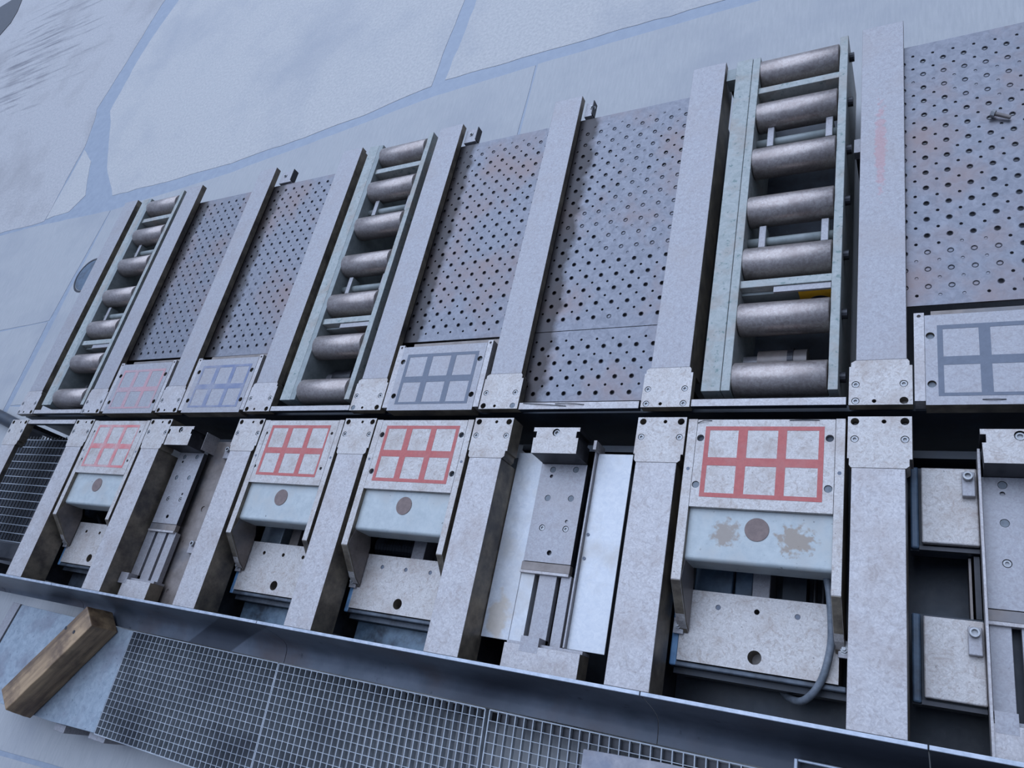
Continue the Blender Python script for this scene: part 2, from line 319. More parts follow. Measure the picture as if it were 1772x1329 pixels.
# what fills the lower pair of upper head holes: s = screw, o = open, p = plug (left, right)
UH = {1: 'so', 2: 'so', 3: 'oo', 4: 'oo', 5: 'po', 6: 'op', 7: 'ss', 8: 'so'}
def screw_hole(x, y): return (x, y, 0.0092, 0.0062, 14)
def open_hole(x, y): return (x, y, 0.0095, 0.034, 14)
def head_outline(r, y0, y1, yn, left=0.1265, right=0.0115, bl=0.1120, br=0.0):
    """wide head from y0 to y1, chamfered neck to yn where the bar's own width is reached; y0 the free end"""
    d = 1 if yn > y0 else -1
    return [(r - left, y0), (r + right, y0), (r + right, y1), (r + right - 0.006, y1), (r + right - 0.006, yn - d * 0.006), (r + br + 0.001, yn), (r - bl - 0.001, yn), (r - left + 0.004, yn - d * 0.006), (r - left + 0.004, y1), (r - left, y1)]
for k in range(1, 9):
    r = R[k]
    t = empty('support_bar', (r - 0.056, 0.64, -0.05), 'long upper steel bar ' + NEARU[k], 'support bar', 'upper row of support bars')
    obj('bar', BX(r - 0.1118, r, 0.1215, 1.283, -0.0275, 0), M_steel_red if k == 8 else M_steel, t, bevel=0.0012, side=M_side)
    if k in (1, 4, 7): obj('skirt', BX(r - 0.012, r - 0.002, 0.125, 1.275, -0.11, -0.0275), M_side, t)
    hs = []; sc = []
    for i, dx in enumerate((-0.1115, -0.007)):
        hs.append(screw_hole(r + dx, 0.055)); sc.append((r + dx, 0.055, ME_screw))
        c = UH[k][i]
        if c == 'o': hs.append((r + dx, 0.0105, 0.0095, 0.025, 14))
        else: hs.append(screw_hole(r + dx, 0.0105)); sc.append((r + dx, 0.0105, ME_screw if c == 's' else ME_pin))
    hs.append((r - 0.0705, 0.0098, 0.005, 0.025, 12))
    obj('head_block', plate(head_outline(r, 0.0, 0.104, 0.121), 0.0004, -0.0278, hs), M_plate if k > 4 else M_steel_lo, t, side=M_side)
    for x, y, me in sc: piece('screw' if me is not ME_pin else 'pin', me, x, y, -0.0006, t)
    tl = empty('support_bar', (r - 0.061, -0.42, -0.10), 'long lower steel bar ' + NEARL[k], 'support bar', 'lower row of support bars')
    bl, br = 0.1172, -0.0050
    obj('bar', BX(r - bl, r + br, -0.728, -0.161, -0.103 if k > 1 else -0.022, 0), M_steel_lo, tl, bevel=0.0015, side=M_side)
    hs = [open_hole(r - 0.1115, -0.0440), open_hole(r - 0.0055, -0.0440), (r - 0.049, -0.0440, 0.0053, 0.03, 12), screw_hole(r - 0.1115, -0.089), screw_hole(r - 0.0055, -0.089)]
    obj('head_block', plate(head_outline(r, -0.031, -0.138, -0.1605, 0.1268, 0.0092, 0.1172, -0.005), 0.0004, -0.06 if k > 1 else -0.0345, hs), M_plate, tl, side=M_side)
    for dx in (-0.1115, -0.0055):
        piece('screw', ME_screw, r + dx, -0.089, -0.0006, tl)
        piece('counterbored_screw', ME_screw, r + dx, -0.044, -0.026, tl)

# ---------------------------------------------------------------- frames under the bars
bu = empty('machine_frame', (-2.0, 0.6, G), 'dark steel frame carrying the upper row of bars and perforated decks', 'machine frame')
obj('front_plate', BX(-3.9, 0.62, 0.004, 0.020, -0.295, -0.0455), M_black, bu)
for k in range(1, 9):
    r = R[k]
    obj('web', BX(r - 0.085, r - 0.03, 0.125, 1.18, -0.30, -0.0368 if k not in (1, 4, 7) else -0.1105), M_dark, bu)
bl_ = empty('machine_frame', (-2.0, -0.4, G), 'dark steel frame carrying the lower row of bars, tables and slides', 'machine frame')
for k in range(1, 9):
    r = R[k]
    if k > 1: obj('web', BX(r - 0.095, r - 0.03, -0.715, -0.165, -0.30, -0.1035), M_dark, bl_)
    else:
        for ya, yb in ((-0.725, -0.67), (-0.052, -0.033)): obj('leg', BX(r - 0.095, r - 0.03, ya, yb, -0.30, -0.0355 if yb > -0.1 else -0.0225), M_dark, bl_)
for k in range(3, 9):
    if k in (3, 6, 8):
        x1 = R[k] + 0.434 if k < 8 else 0.62
        obj('cross_member', BX(R[k] - 0.029, x1, -0.075, -0.055, -0.29, -0.15), M_black, bl_)
    if k >= 4:
        x1 = R[k] + 0.434 if k < 8 else 0.62
        obj('oil_pan', BX(R[k] - 0.029, x1, -0.72, -0.05 if k not in (3, 6, 8) else -0.0765, -0.298, -0.285), M_black, bl_)

# ---------------------------------------------------------------- front filler strips between heads
def strip(x0, x1, y0, y1, lab):
    o = obj('filler_strip', BX(x0, x1, y0, y1, -0.020, 0), M_steel_lo, bevel=0.001, side=M_black)
    tag(o, lab, 'filler strip', 'filler strips between bar heads')
strip(R[1] + 0.016, R[2] - 0.130, 0.001, 0.0205, 'thin steel strip closing the front of the leftmost roller conveyor')
strip(R[4] + 0.016, R[5] - 0.130, 0.001, 0.0205, 'thin steel strip closing the front of the middle roller conveyor')
strip(R[6] + 0.016, R[7] - 0.132, -0.003, 0.0195, 'thin steel strip in front of the two-part perforated deck')
strip(R[7] + 0.015, R[8] - 0.132, 0.001, 0.022, 'thin steel strip closing the front of the rightmost roller conveyor')
strip(R[1] - 0.016 + 0.03, R[2] - 0.134, -0.052, -0.031, 'thin steel strip at the head of the wire mesh tray')

# ---------------------------------------------------------------- perforated decks
def perf(xa, xb, ya, yb, x0, y0, px, py, z, fill=lambda i, j, x, y: False):
    """deck sheet xa..xb, ya..yb with big holes at lattice corners and small holes at the centres; raised rims"""
    bm = bmesh.new(); hx, hy = px / 2, py / 2
    i0 = math.ceil((xa - x0) / hx - 1e-6); i1 = math.floor((xb - x0) / hx + 1e-6)
    j0 = math.ceil((ya - y0) / hy - 1e-6); j1 = math.floor((yb - y0) / hy + 1e-6)
    V = lambda x, y, q=0.0: bm.verts.new((x, y, z + q))
    fills = []
    for i in range(i0, i1 + 1):
        for j in range(j0, j1 + 1):
            if (i + j) % 2: continue
            cx, cy = x0 + i * hx, y0 + j * hy
            onb = i in (i0, i1) or j in (j0, j1)
            cor = [(cx + hx, cy), (cx, cy + hy), (cx - hx, cy), (cx, cy - hy)]
            if onb:
                lo, hi, lo2, hi2 = x0 + i0 * hx - 1e-5, x0 + i1 * hx + 1e-5, y0 + j0 * hy - 1e-5, y0 + j1 * hy + 1e-5
                ok = [c for c in cor if lo <= c[0] <= hi and lo2 <= c[1] <= hi2]
                pts = ok if len(ok) > 2 else ok + [(cx, cy)]
                gx, gy = sum(p[0] for p in pts) / len(pts), sum(p[1] for p in pts) / len(pts)
                pts.sort(key=lambda q: math.atan2(q[1] - gy, q[0] - gx))
                if len(pts) > 2: bm.faces.new([V(*p) for p in pts])
                continue
            big = i % 2 == 0
            rr = 0.0056 if big else 0.0036; ro = 0.0080 if big else 0.0046; lift = 0.0018 if big else 0.0003
            outer = []
            for a in range(4):
                p, q = cor[a], cor[(a + 1) % 4]
                for s in range(3): outer.append(V(p[0] + (q[0] - p[0]) * s / 3, p[1] + (q[1] - p[1]) * s / 3))
            ang = [math.atan2((v.co.y - cy) / hy, (v.co.x - cx) / hx) for v in outer]
            ang = [2 * PI * t / 12 for t in range(12)]
            mid = [V(cx + ro * math.cos(a), cy + ro * math.sin(a)) for a in ang]
            top = [V(cx + rr * 1.12 * math.cos(a), cy + rr * 1.12 * math.sin(a), lift) for a in ang]
            low = [V(cx + rr * math.cos(a), cy + rr * math.sin(a), lift * 0.6 - 0.0005) for a in ang]
            bot = [V(cx + rr * math.cos(a), cy + rr * math.sin(a), -0.006) for a in ang]
            for P, Q in ((outer, mid), (mid, top), (top, low), (low, bot)):
                for t in range(12): bm.faces.new((P[t], P[(t + 1) % 12], Q[(t + 1) % 12], Q[t]))
            if fill(i, j, cx, cy):
                bm.faces.new([V(cx + rr * math.cos(a), cy + rr * math.sin(a), -0.0012) for a in ang])
    X0_, X1_, Y0_, Y1_ = x0 + i0 * hx, x0 + i1 * hx, y0 + j0 * hy, y0 + j1 * hy
    for q in ((xa, X0_, ya, yb), (X1_, xb, ya, yb), (X0_, X1_, ya, Y0_), (X0_, X1_, Y1_, yb)):
        if q[1] - q[0] > 1e-5 and q[3] - q[2] > 1e-5:
            bm.faces.new([V(q[0], q[2]), V(q[1], q[2]), V(q[1], q[3]), V(q[0], q[3])])
    for a, b in (((xa, ya), (xb, ya)), ((xb, ya), (xb, yb)), ((xb, yb), (xa, yb)), ((xa, yb), (xa, ya))):
        bm.faces.new([V(a[0], a[1]), V(b[0], b[1]), V(b[0], b[1], -0.006), V(a[0], a[1], -0.006)])
    for f in bm.faces:
        if f.normal.z < 0: f.normal_flip()
    return bm
def patches(seed, lim, bands=()):
    def f(i, j, x, y):
        if any(a < y < b for a, b in bands): return mn.noise((x * 3 + seed, y * 3, 0)) > -0.25
        return mn.noise((x * 4 + seed, y * 4, seed)) > lim
    return f
def keep_normals(name, bm, m, parent=None):
    P = Vector((0, 0, TOP)) - (root_loc(parent) if parent is not None else Vector())
    bmesh.ops.translate(bm, verts=bm.verts, vec=P)
    me = bpy.data.meshes.new(name); bm.to_mesh(me); bm.free(); me.materials.append(m)
    o = bpy.data.objects.new(name, me); C.objects.link(o)
    if parent is not None: o.parent = parent
    return o
ZD = -0.0300
def deck(k, lab, ya, yb, x0, y0, fill, px=0.0520, py=0.0525, in0=-0.030, in1=0.445):
    r = R[k]; o = keep_normals('perforated_deck', perf(r + in0, r + in1 if k < 8 else 0.50, ya, yb, x0, y0, px, py, ZD, fill), perf_mat(r if k < 8 else None))
    tag(o, lab, 'deck plate', 'perforated deck plates'); return o
deck(2, 'small perforated steel deck at far left, behind the faded red grid plate', 0.279, 1.190, R[2] + 0.075, 0.312, patches(3, 0.55))
deck(3, 'perforated steel deck behind the faded blue grid plate', 0.270, 1.190, -2.364, 1.0475, patches(9, 0.6))
deck(5, 'brown-edged perforated steel deck behind the slate grid plate in the middle', 0.277, 1.187, -1.488, 0.9650, patches(14, 0.42, ((1.12, 1.3),)))
deck(6, 'large perforated steel deck with blue sheen beside the rightmost conveyor', 0.2835, 1.187, -1.034, 0.2205 + 0.0525 * 2, patches(22, 0.3, ((1.06, 1.15), (0.68, 0.90))))
deck(6, 'short perforated steel panel below the large deck, ending at a filler strip', 0.036, 0.2810, -1.034, 0.2205, patches(31, 0.62))
deck(8, 'perforated steel deck at the right edge with a loose bolt on it', 0.287, 1.199, -0.0165, 0.3425, patches(40, 0.18, ((1.10, 1.25),)), 0.0515, 0.0525)

# brackets at the far ends of decks
for k, dx in ((3, 0.03), (5, 0.012), (6, 0.012)):
    r = R[k]
    t = empty('corner_bracket', (r + dx + 0.03, 1.24, -0.045), {3: 'small bolted lug at the far corner of the deck behind the faded blue grid plate', 5: 'small lug with round bolt at the far corner of the brown-edged deck', 6: 'small dark lug at the far left corner of the large deck'}[k], 'bracket')
    wd = 0.075 if k == 3 else (0.055 if k == 5 else 0.03)
    obj('lug', plate([(r + dx, 1.195), (r + dx + wd, 1.195), (r + dx + wd, 1.262), (r + dx, 1.262)], -0.022, -0.045, [(r + dx + 0.026, 1.236, 0.009, 0.006, 14)]), M_steel, t, bevel=0.001)
    obj('rib', BX(r + dx + wd, r + dx + wd + 0.003, 1.200, 1.264, -0.045, -0.016), M_dark, t)
    piece('hex_bolt', ME_hex, r + dx + 0.026, 1.236, -0.027, t)

# loose bolt on the right hand deck
t = empty('loose_bolt', (0.164, 0.855, ZD), 'loose rusty bolt lying on the right-edge perforated deck', 'bolt')
bm = cyl(bmesh.new(), (0.150, 0.866, ZD + 0.0125), (0.184, 0.848, ZD + 0.0085), 0.0052, 12); obj('shank', bm, M_rust, t, smooth=False)
bm = cyl(bmesh.new(), (0.141, 0.8705, ZD + 0.0132), (0.150, 0.866, ZD + 0.0125), 0.0098, 6); obj('head', bm, M_bolt, t)

# ---------------------------------------------------------------- roller conveyors
ROLL_Y = [0.094 + 0.187 * i for i in range(7)]
def conveyor(k, lab, dx=0.0):
    r = R[k] + dx
    t = empty('roller_conveyor', (r + 0.21, 0.66, G), lab, 'roller conveyor', 'roller conveyors between support bars')
    obj('side_channel', BX(r + 0.037, r + 0.0885, 0.046, 1.272, -0.095, -0.001), M_green, t, bevel=0.0015)
    obj('side_plate', BX(r + 0.0900, r + 0.1140, 0.046, 1.268, -0.25, 0.0), M_greenw if k < 7 else M_green, t, bevel=0.0015)
    obj('side_plate', BX(r + 0.3545, r + 0.3780, 0.043, 1.275, -0.25, 0.0), M_green, t, bevel=0.0015)
    for y in ROLL_Y:
        bm = bmesh.new(); z = -0.036
        prof = [(0.1165, 0.0), (0.1165, 0.0450), (0.1185, 0.0470), (0.3495, 0.0470), (0.3515, 0.0450), (0.3515, 0.0)]
        n = 32; prev = None
        for px_, rr in prof:
            if rr == 0: ring = [bm.verts.new((r + px_, y, z))]
            else: ring = [bm.verts.new((r + px_, y + rr * math.cos(2 * PI * i / n), z + rr * math.sin(2 * PI * i / n))) for i in range(n)]
            if prev:
                for i in range(n):
                    a = prev if len(prev) > 1 else None
                    if len(prev) == 1: bm.faces.new((prev[0], ring[i], ring[(i + 1) % n]))
                    elif len(ring) == 1: bm.faces.new((prev[i], prev[(i + 1) % n], ring[0]))
                    else: bm.faces.new((prev[i], prev[(i + 1) % n], ring[(i + 1) % n], ring[i]))
            prev = ring
        o = obj('roller', bm, M_roller, t, smooth=True); edge_smooth(o, 50)
        if k == 7:
            obj('axle', cyl(bmesh.new(), (r + 0.3775, y, z), (r + 0.392, y, z), 0.014, 12), M_dark, o)
    for yy in (1.125, 0.384):
        obj('cross_bar', BX(r + 0.1135, r + 0.355, yy - 0.013, yy + 0.011, -0.075, -0.008), M_green, t, bevel=0.0015)
    for yy in (0.955, 0.573):
        obj('tie_rod', cyl(bmesh.new(), (r + 0.1135, yy - 0.018, -0.055), (r + 0.355, yy - 0.018, -0.055), 0.0145, 16), M_greenw, t, smooth=True)
        for a in (0.148, 0.318):
            obj('finger', BX(r + a, r + a + 0.020, yy - 0.050, yy + 0.026, -0.075, -0.031), M_steel, t, bevel=0.002, side=M_greenw)
    # drive under the last two rollers
    mt = obj('drive_motor', cyl(bmesh.new(), (r + 0.155, 0.195, -0.135), (r + 0.285, 0.195, -0.135), 0.036, 24), M_dark if k < 7 else M_rust, t, smooth=True); edge_smooth(mt, 40)
    obj('motor_flange', cyl(bmesh.new(), (r + 0.235, 0.195, -0.135), (r + 0.250, 0.195, -0.135), 0.040, 24), M_dark, mt)
    obj('motor_neck', cyl(bmesh.new(), (r + 0.1135, 0.195, -0.135), (r + 0.156, 0.195, -0.135), 0.022, 16), M_steel, mt)
    obj('under_pan', BX(r + 0.1145, r + 0.354, 0.07, 1.25, -0.245, -0.235), M_black, t)
    obj('clamp_strip', BX(r + 0.205, r + 0.352, 0.352, 0.3695, -0.020, -0.012), M_steel, t)
    yb = obj('bearing_bracket', BX(r + 0.268, r + 0.353, 0.3525, 0.3585, -0.12, -0.022), M_yel if k == 7 else M_rust, t, label='yellow bearing bracket' if k == 7 else None)
    obj('bearing_hole', cyl(bmesh.new(), (r + 0.318, 0.3528, -0.078), (r + 0.318, 0.3515, -0.078), 0.030, 24), M_black, yb)
    obj('pan_web', BX(r + 0.1145, r + 0.266, 0.362, 0.3695, -0.14, -0.035), M_greenw, t)
    piece('bolt_head', ME_hex, r + 0.225, 0.330, -0.075, obj('bolt_plate', BX(r + 0.19, r + 0.26, 0.300, 0.345, -0.09, -0.077), M_dark, t))
    for yy in (0.30, 1.05):
        obj('foot', BX(r + 0.16, r + 0.31, yy - 0.04, yy + 0.04, G, -0.245), M_dark, t)
    return t
conveyor(1, 'leftmost roller conveyor of seven steel rollers in a grey green frame', 0.014)
conveyor(4, 'middle roller conveyor of seven steel rollers in a pale green frame', 0.008)
conveyor(7, 'rightmost and largest roller conveyor, chipped green frame, yellow bracket inside')
t = empty('end_stop', (R[7] + 0.02, 1.22, G), 'small steel stop at the far left corner of the rightmost conveyor', 'end stop')
obj('stop_block', BX(R[7] + 0.004, R[7] + 0.034, 1.205, 1.255, -0.06, -0.012), M_greenw, t); obj('post', BX(R[7] + 0.008, R[7] + 0.030, 1.21, 1.25, G, -0.06), M_dark, t)
t = empty('hinge_lug', (R[7] + 0.389, 0.86, G), 'pale lug sticking out from under the rightmost upper bar beside the conveyor', 'lug')
obj('lug', BX(R[8] - 0.133, R[8] - 0.1125, 0.835, 0.885, -0.075, -0.046), M_steel, t); obj('post', BX(R[8] - 0.130, R[8] - 0.114, 0.84, 0.88, G, -0.075), M_dark, t)

# ---------------------------------------------------------------- grid markings
XS = [(0.012, 0.085), (0.108, 0.182), (0.203, 0.277)]; YS = [(0.011, 0.086), (0.108, 0.181)]
def grid_marking(x, y, m, parent, name='grid_marking', label=None, wx=0.289, wy=0.192, z=0.0):
    """a flat printed frame of 3 x 2 windows; (x, y) is the upper left corner"""
    bm = bmesh.new(); xs = [0] + [v for p in XS for v in p] + [wx]; ys = [0] + [v for p in YS for v in p] + [wy]
    for i in range(7):
        for j in range(5):
            if i % 2 and j % 2: continue
            bm.faces.new([bm.verts.new((x + a, y - b, z)) for a, b in ((xs[i], ys[j]), (xs[i + 1], ys[j]), (xs[i + 1], ys[j + 1]), (xs[i], ys[j + 1]))])
    bmesh.ops.remove_doubles(bm, verts=bm.verts, dist=1e-6)
    bmesh.ops.solidify(bm, geom=bm.faces[:], thickness=0.0006)
    return obj(name, bm, m, parent, label=label)
def faded(name, col, amt, sc, base):
    M = base.copy(); M.name = name; n = M.node_tree.nodes; l = M.node_tree.links; p = n['Principled BSDF']
    src = p.inputs['Base Color'].links[0].from_socket
    g = n.new('ShaderNodeNewGeometry'); q = n.new('ShaderNodeTexNoise'); q.inputs['Scale'].default_value = sc; q.inputs['Detail'].default_value = 5; l.new(g.outputs['Position'], q.inputs[0])
    mr = n.new('ShaderNodeMapRange'); mr.inputs[1].default_value = 0.3; mr.inputs[2].default_value = 0.65; mr.inputs[3].default_value = amt * 0.35; mr.inputs[4].default_value = amt; l.new(q.outputs[0], mr.inputs[0])
    x = n.new('ShaderNodeMix'); x.data_type = 'RGBA'; l.new(src, x.inputs[6]); x.inputs[7].default_value = col; l.new(mr.outputs[0], x.inputs[0]); l.new(x.outputs[2], p.inputs['Base Color'])
    return M
M_red_f = faded('faded_red_marking', lin(208, 98, 96), 0.85, 14, M_plate)
M_red_vf = faded('worn_red_marking', lin(210, 120, 122), 0.5, 9, M_steel)
M_blu_f = faded('faded_blue_marking', lin(92, 104, 136), 0.8, 18, M_steel)

# ---------------------------------------------------------------- upper grid plates
def upper_plate(k, lab, mm, mlab, opens):
    r = R[k]
    t = empty('grid_plate', (r + 0.21, 0.12, -0.05), lab, 'grid plate', 'upper row of grid plates')
    hs = [(r + x, y, 0.0095, 0.012, 16) for x, y in ((0.050, 0.182), (0.0515, 0.052), (0.3625, 0.181), (0.3625, 0.052))]
    obj('top_plate', plate([(r + 0.0385, -0.002), (r + 0.3775, -0.002), (r + 0.3775, 0.2395), (r + 0.0385, 0.2395)], 0, -0.045, hs), M_steel, t, side=M_side)
    for a, b in ((0.0155, 0.0377), (0.3783, 0.398)):
        obj('side_strip', plate([(r + a, 0.009), (r + b, 0.009), (r + b, 0.248), (r + a, 0.248)], -0.0008, -0.045, [(r + (a + b) / 2, 0.239, 0.0045, 0.008, 12)]), M_steel_lo, t)
    for i, (x, y, *_) in enumerate(hs):
        if opens[i] != 'o': piece('pin', ME_pin, x, y, -0.0075, t)
        else: piece('bore_shade', ME_bore, x, y, -0.0105, t)
    obj('back_strip', BX(r + 0.052, r + 0.400, 0.241, 0.2685, -0.050, -0.030), M_rust, t)
    grid_marking(r + 0.0645, 0.2095, mm, t, label=mlab, wy=0.189)
upper_plate(2, 'leftmost upper grid plate with a nearly worn away red grid', M_red_vf, 'worn faint red grid marking', 'oopo')
upper_plate(3, 'upper grid plate with a faded blue grid, between third and fourth bars', M_blu_f, 'faded blue grid marking', 'oopo')
upper_plate(5, 'upper grid plate with a crisp slate grid in the middle of the machine', M_grey, 'slate grey grid marking', 'popo')
upper_plate(8, 'upper grid plate with a slate grid at the right edge', M_grey, 'slate grey grid marking', 'pppp')

# ---------------------------------------------------------------- lower grid tables
def rounded_front(x0, x1, y0, y1, z0, z1, rad, n=5):
    """block whose lower-y top edge is rounded"""
    pts = [(y1, z0), (y1, z1)] + [(y0 + rad - rad * math.sin(t * PI / 2 / n), z1 - rad + rad * math.cos(t * PI / 2 / n)) for t in range(n + 1)] + [(y0, z0)]
    return prism(bmesh.new(), pts, x0, x1, 'x')
def table(k, lab, mm, mlab, kind):
    r = R[k]
    t = empty('grid_table', (r + 0.206, -0.33, -0.12), lab, 'grid table', 'lower row of grid tables')
    big = kind in ('hose', 'bellows')
    if big: hs = [(r + x, y, 0.0095, 0.014, 18) for x, y in ((0.051, -0.090), (0.051, -0.218), (0.3637, -0.088), (0.3637, -0.216))]
    else: hs = [(r + x, y, 0.0058, 0.010, 14) for x, y in ((0.0425, -0.088), (0.0425, -0.216), (0.3585, -0.087), (0.3585, -0.216))]
    tb_open = 'oopp' if kind == 'hose' else 'oooo'
    obj('top_plate', plate([(r + 0.0400, -0.038), (r + 0.3757, -0.038), (r + 0.3757, -0.276), (r + 0.0400, -0.276)], 0, -0.014, [(a, b, c, 0.011, e) for a, b, c, d, e in hs]), M_plate, t)
    if big:
        for i, (x, y, *_) in enumerate(hs):
            if kind == 'hose' and i in (1, 3): piece('pin', ME_pin, x, y, -0.003, t)
            else: piece('bore_shade', ME_bore, x, y, -0.0088, t)
    else:
        for x, y, *_ in hs: piece('bore_shade', ME_bore_s, x, y, -0.006, t)
    # side arms: profile in (y, z), sloping down to the base
    pr = [(-0.036, 0), (-0.461, 0), (-0.545, -0.080), (-0.566, -0.112), (-0.44, -0.112), (-0.40, -0.098), (-0.036, -0.098)]
    for a, b in ((0.0148, 0.0392), (0.3765, 0.3980)):
        ar = obj('side_arm', prism(bmesh.new(), pr, r + a, r + b, 'x'), M_plate, t, bevel=0.001, side=M_side)
        obj('inner_face', prism(bmesh.new(), [(-0.405, -0.02), (-0.455, -0.004), (-0.543, -0.0835), (-0.561, -0.1105), (-0.44, -0.1105), (-0.405, -0.098)], r + b, r + b + 0.001, 'x') if a < 0.1 else prism(bmesh.new(), [(-0.405, -0.02), (-0.455, -0.004), (-0.543, -0.0835), (-0.561, -0.1105), (-0.44, -0.1105), (-0.405, -0.098)], r + a - 0.001, r + a, 'x'), M_rust, ar, label='oil stained inner face')
        obj('end_face', prism(bmesh.new(), [(-0.4625, -0.0005), (-0.4635, -0.0005), (-0.567, -0.1115), (-0.566, -0.1119), (-0.545, -0.0802)], r + a + 0.001, r + b - 0.001, 'x'), M_side, ar, label='dull sloping end face')
        piece('strip_hole', ME_hole, r + (a + b) / 2, -0.176, 0.0004, ar)
    obj('painted_block', rounded_front(r + 0.0396, r + 0.3760, -0.408, -0.2765, -0.094, -0.0145, 0.010), M_blue_bare if kind == 'hose' else M_blue, t, smooth=False, label='pale blue painted block')
    pl = obj('plug', disc(r + 0.2065, -0.3215, -0.0128, 0.0288, 0.004, 28), M_plug, t, bevel=0.0006, label='round brown plug')
    # base plate
    zb = -0.115
    deep = {'hose': (0, 1, 0), 'bellows': (0, 0, 0), 'box': (1, 1, 1), 'open': (1, 1, 1)}[kind]
    hb = [(r + xx, -0.4955, 0.0066, 0.045 if dd else 0.004, 14) for xx, dd in zip((0.106, 0.199, 0.292), deep)] + [(r + 0.2005, -0.601, 0.0162, 0.055, 22)]
    obj('base_plate', plate([(r + 0.016, -0.632), (r + 0.384, -0.632), (r + 0.384, -0.459), (r + 0.016, -0.459)], zb, zb - 0.060, hb), M_plate, t, side=M_side)
    for dd, (x, y, rr, *_) in zip(deep, hb[:3]):
        if not dd: piece('pin', ME_pin_s, x, y, zb - 0.0015, t)
    fr = obj('base_frame', BX(r + 0.001, r + 0.400, -0.646, -0.6335, -0.150, -0.120), M_frame, t, bevel=0.003)
    obj('frame_side', BX(r - 0.0035, r + 0.0145, -0.646, -0.47, -0.150, -0.119), M_azure, t, bevel=0.004, label='bright blue painted frame side')
    obj('frame_lip', BX(r + 0.001, r + 0.400, -0.660, -0.646, -0.205, -0.150), M_black if kind in ('hose',) else M_frame, t)
    if kind != 'hose': obj('front_shelf', BX(r + 0.001, r + 0.400, -0.724, -0.661, -0.215, -0.200), M_shelf if kind != 'open' else M_frame, t, label='chipped blue painted shelf')
    for x, y in ((r + 0.016, -0.553), (r + 0.3965, -0.556)):
        tb = obj('clamp_tab', BX(x - 0.014, x + 0.012, y - 0.019, y + 0.019, zb, zb + 0.010), M_steel, t, bevel=0.001)
        piece('hex_bolt', ME_hex, x - 0.001, y, zb + 0.010, tb)
    # what shows in the gap behind the base plate
    if kind == 'hose':
        obj('valve_box', BX(r + 0.02, r + 0.118, -0.452, -0.372, -0.26, -0.19), M_dkblue, t, bevel=0.003)
        obj('valve_box', BX(r + 0.121, r + 0.166, -0.452, -0.372, -0.27, -0.205), M_dkblue, t, bevel=0.003)
        obj('post', BX(r + 0.167, r + 0.211, -0.452, -0.370, -0.28, -0.195), M_steel, t, bevel=0.002)
        obj('bracket_plate', BX(r + 0.235, r + 0.292, -0.450, -0.372, -0.282, -0.23), M_black, t)
        for a in (0.30, 0.32): obj('pipe', cyl(bmesh.new(), (r + a + 0.01, -0.36, -0.25), (r + a + 0.01, -0.46, -0.25), 0.006, 10), M_dark, t)
    elif kind == 'bellows':
        bm = bmesh.new()
        for i in range(13): cyl(bm, (r - 0.015 + i * 0.0125, -0.41, -0.225), (r - 0.009 + i * 0.0125, -0.41, -0.225), 0.030, 20, 0.036); cyl(bm, (r - 0.009 + i * 0.0125, -0.41, -0.225), (r - 0.0025 + i * 0.0125, -0.41, -0.225), 0.036, 20, 0.030)
        obj('bellows', bm, M_black, t, label='black ribbed bellows')
        obj('post', BX(r + 0.148, r + 0.198, -0.450, -0.365, -0.28, -0.19), M_steel, t, bevel=0.002)
        obj('bracket_plate', BX(r + 0.206, r + 0.25, -0.450, -0.38, -0.282, -0.24), M_black, t)
    elif kind == 'box':
        obj('valve_box', BX(r - 0.01, r + 0.092, -0.455, -0.375, -0.26, -0.185), M_sheet, t, bevel=0.003)
        obj('post', BX(r + 0.130, r + 0.172, -0.450, -0.368, -0.28, -0.19), M_rust, t, bevel=0.002)
    else:
        obj('stay_rod', cyl(bmesh.new(), (r - 0.02, -0.37, -0.18), (r + 0.10, -0.455, -0.17), 0.006, 10), M_dark, t)
        obj('clutch_housing', cyl(bmesh.new(), (r - 0.026, -0.40, -0.17), (r + 0.03, -0.40, -0.17), 0.030, 16), M_black, t)
    if big: grid_marking(r + 0.0625, -0.0575, mm, t, label=mlab)
    else: grid_marking(r + 0.060, -0.057, mm, t, label=mlab, wx=0.284, wy=0.191)
    return t
ME_hole = _mesh('strip_hole', disc(0, 0, 0, 0.0046, 0.002, 12), M_grey)
ME_pin_s = _mesh('pin', disc(0, 0, 0, 0.006, 0.003, 12), M_grey)
table(2, 'leftmost lower table with a faded red grid, left of the bare slide', M_red_f, 'faded red grid marking', 'open')
table(4, 'lower table with a red grid, second from left, right of the bare slide', M_red, 'red grid marking', 'box')
table(5, 'red grid table left of the slide with pale side sheets', M_red, 'red grid marking', 'bellows')
th = table(7, 'largest lower table with a red grid, grey hose curling over its right side', M_red, 'red grid marking', 'hose')
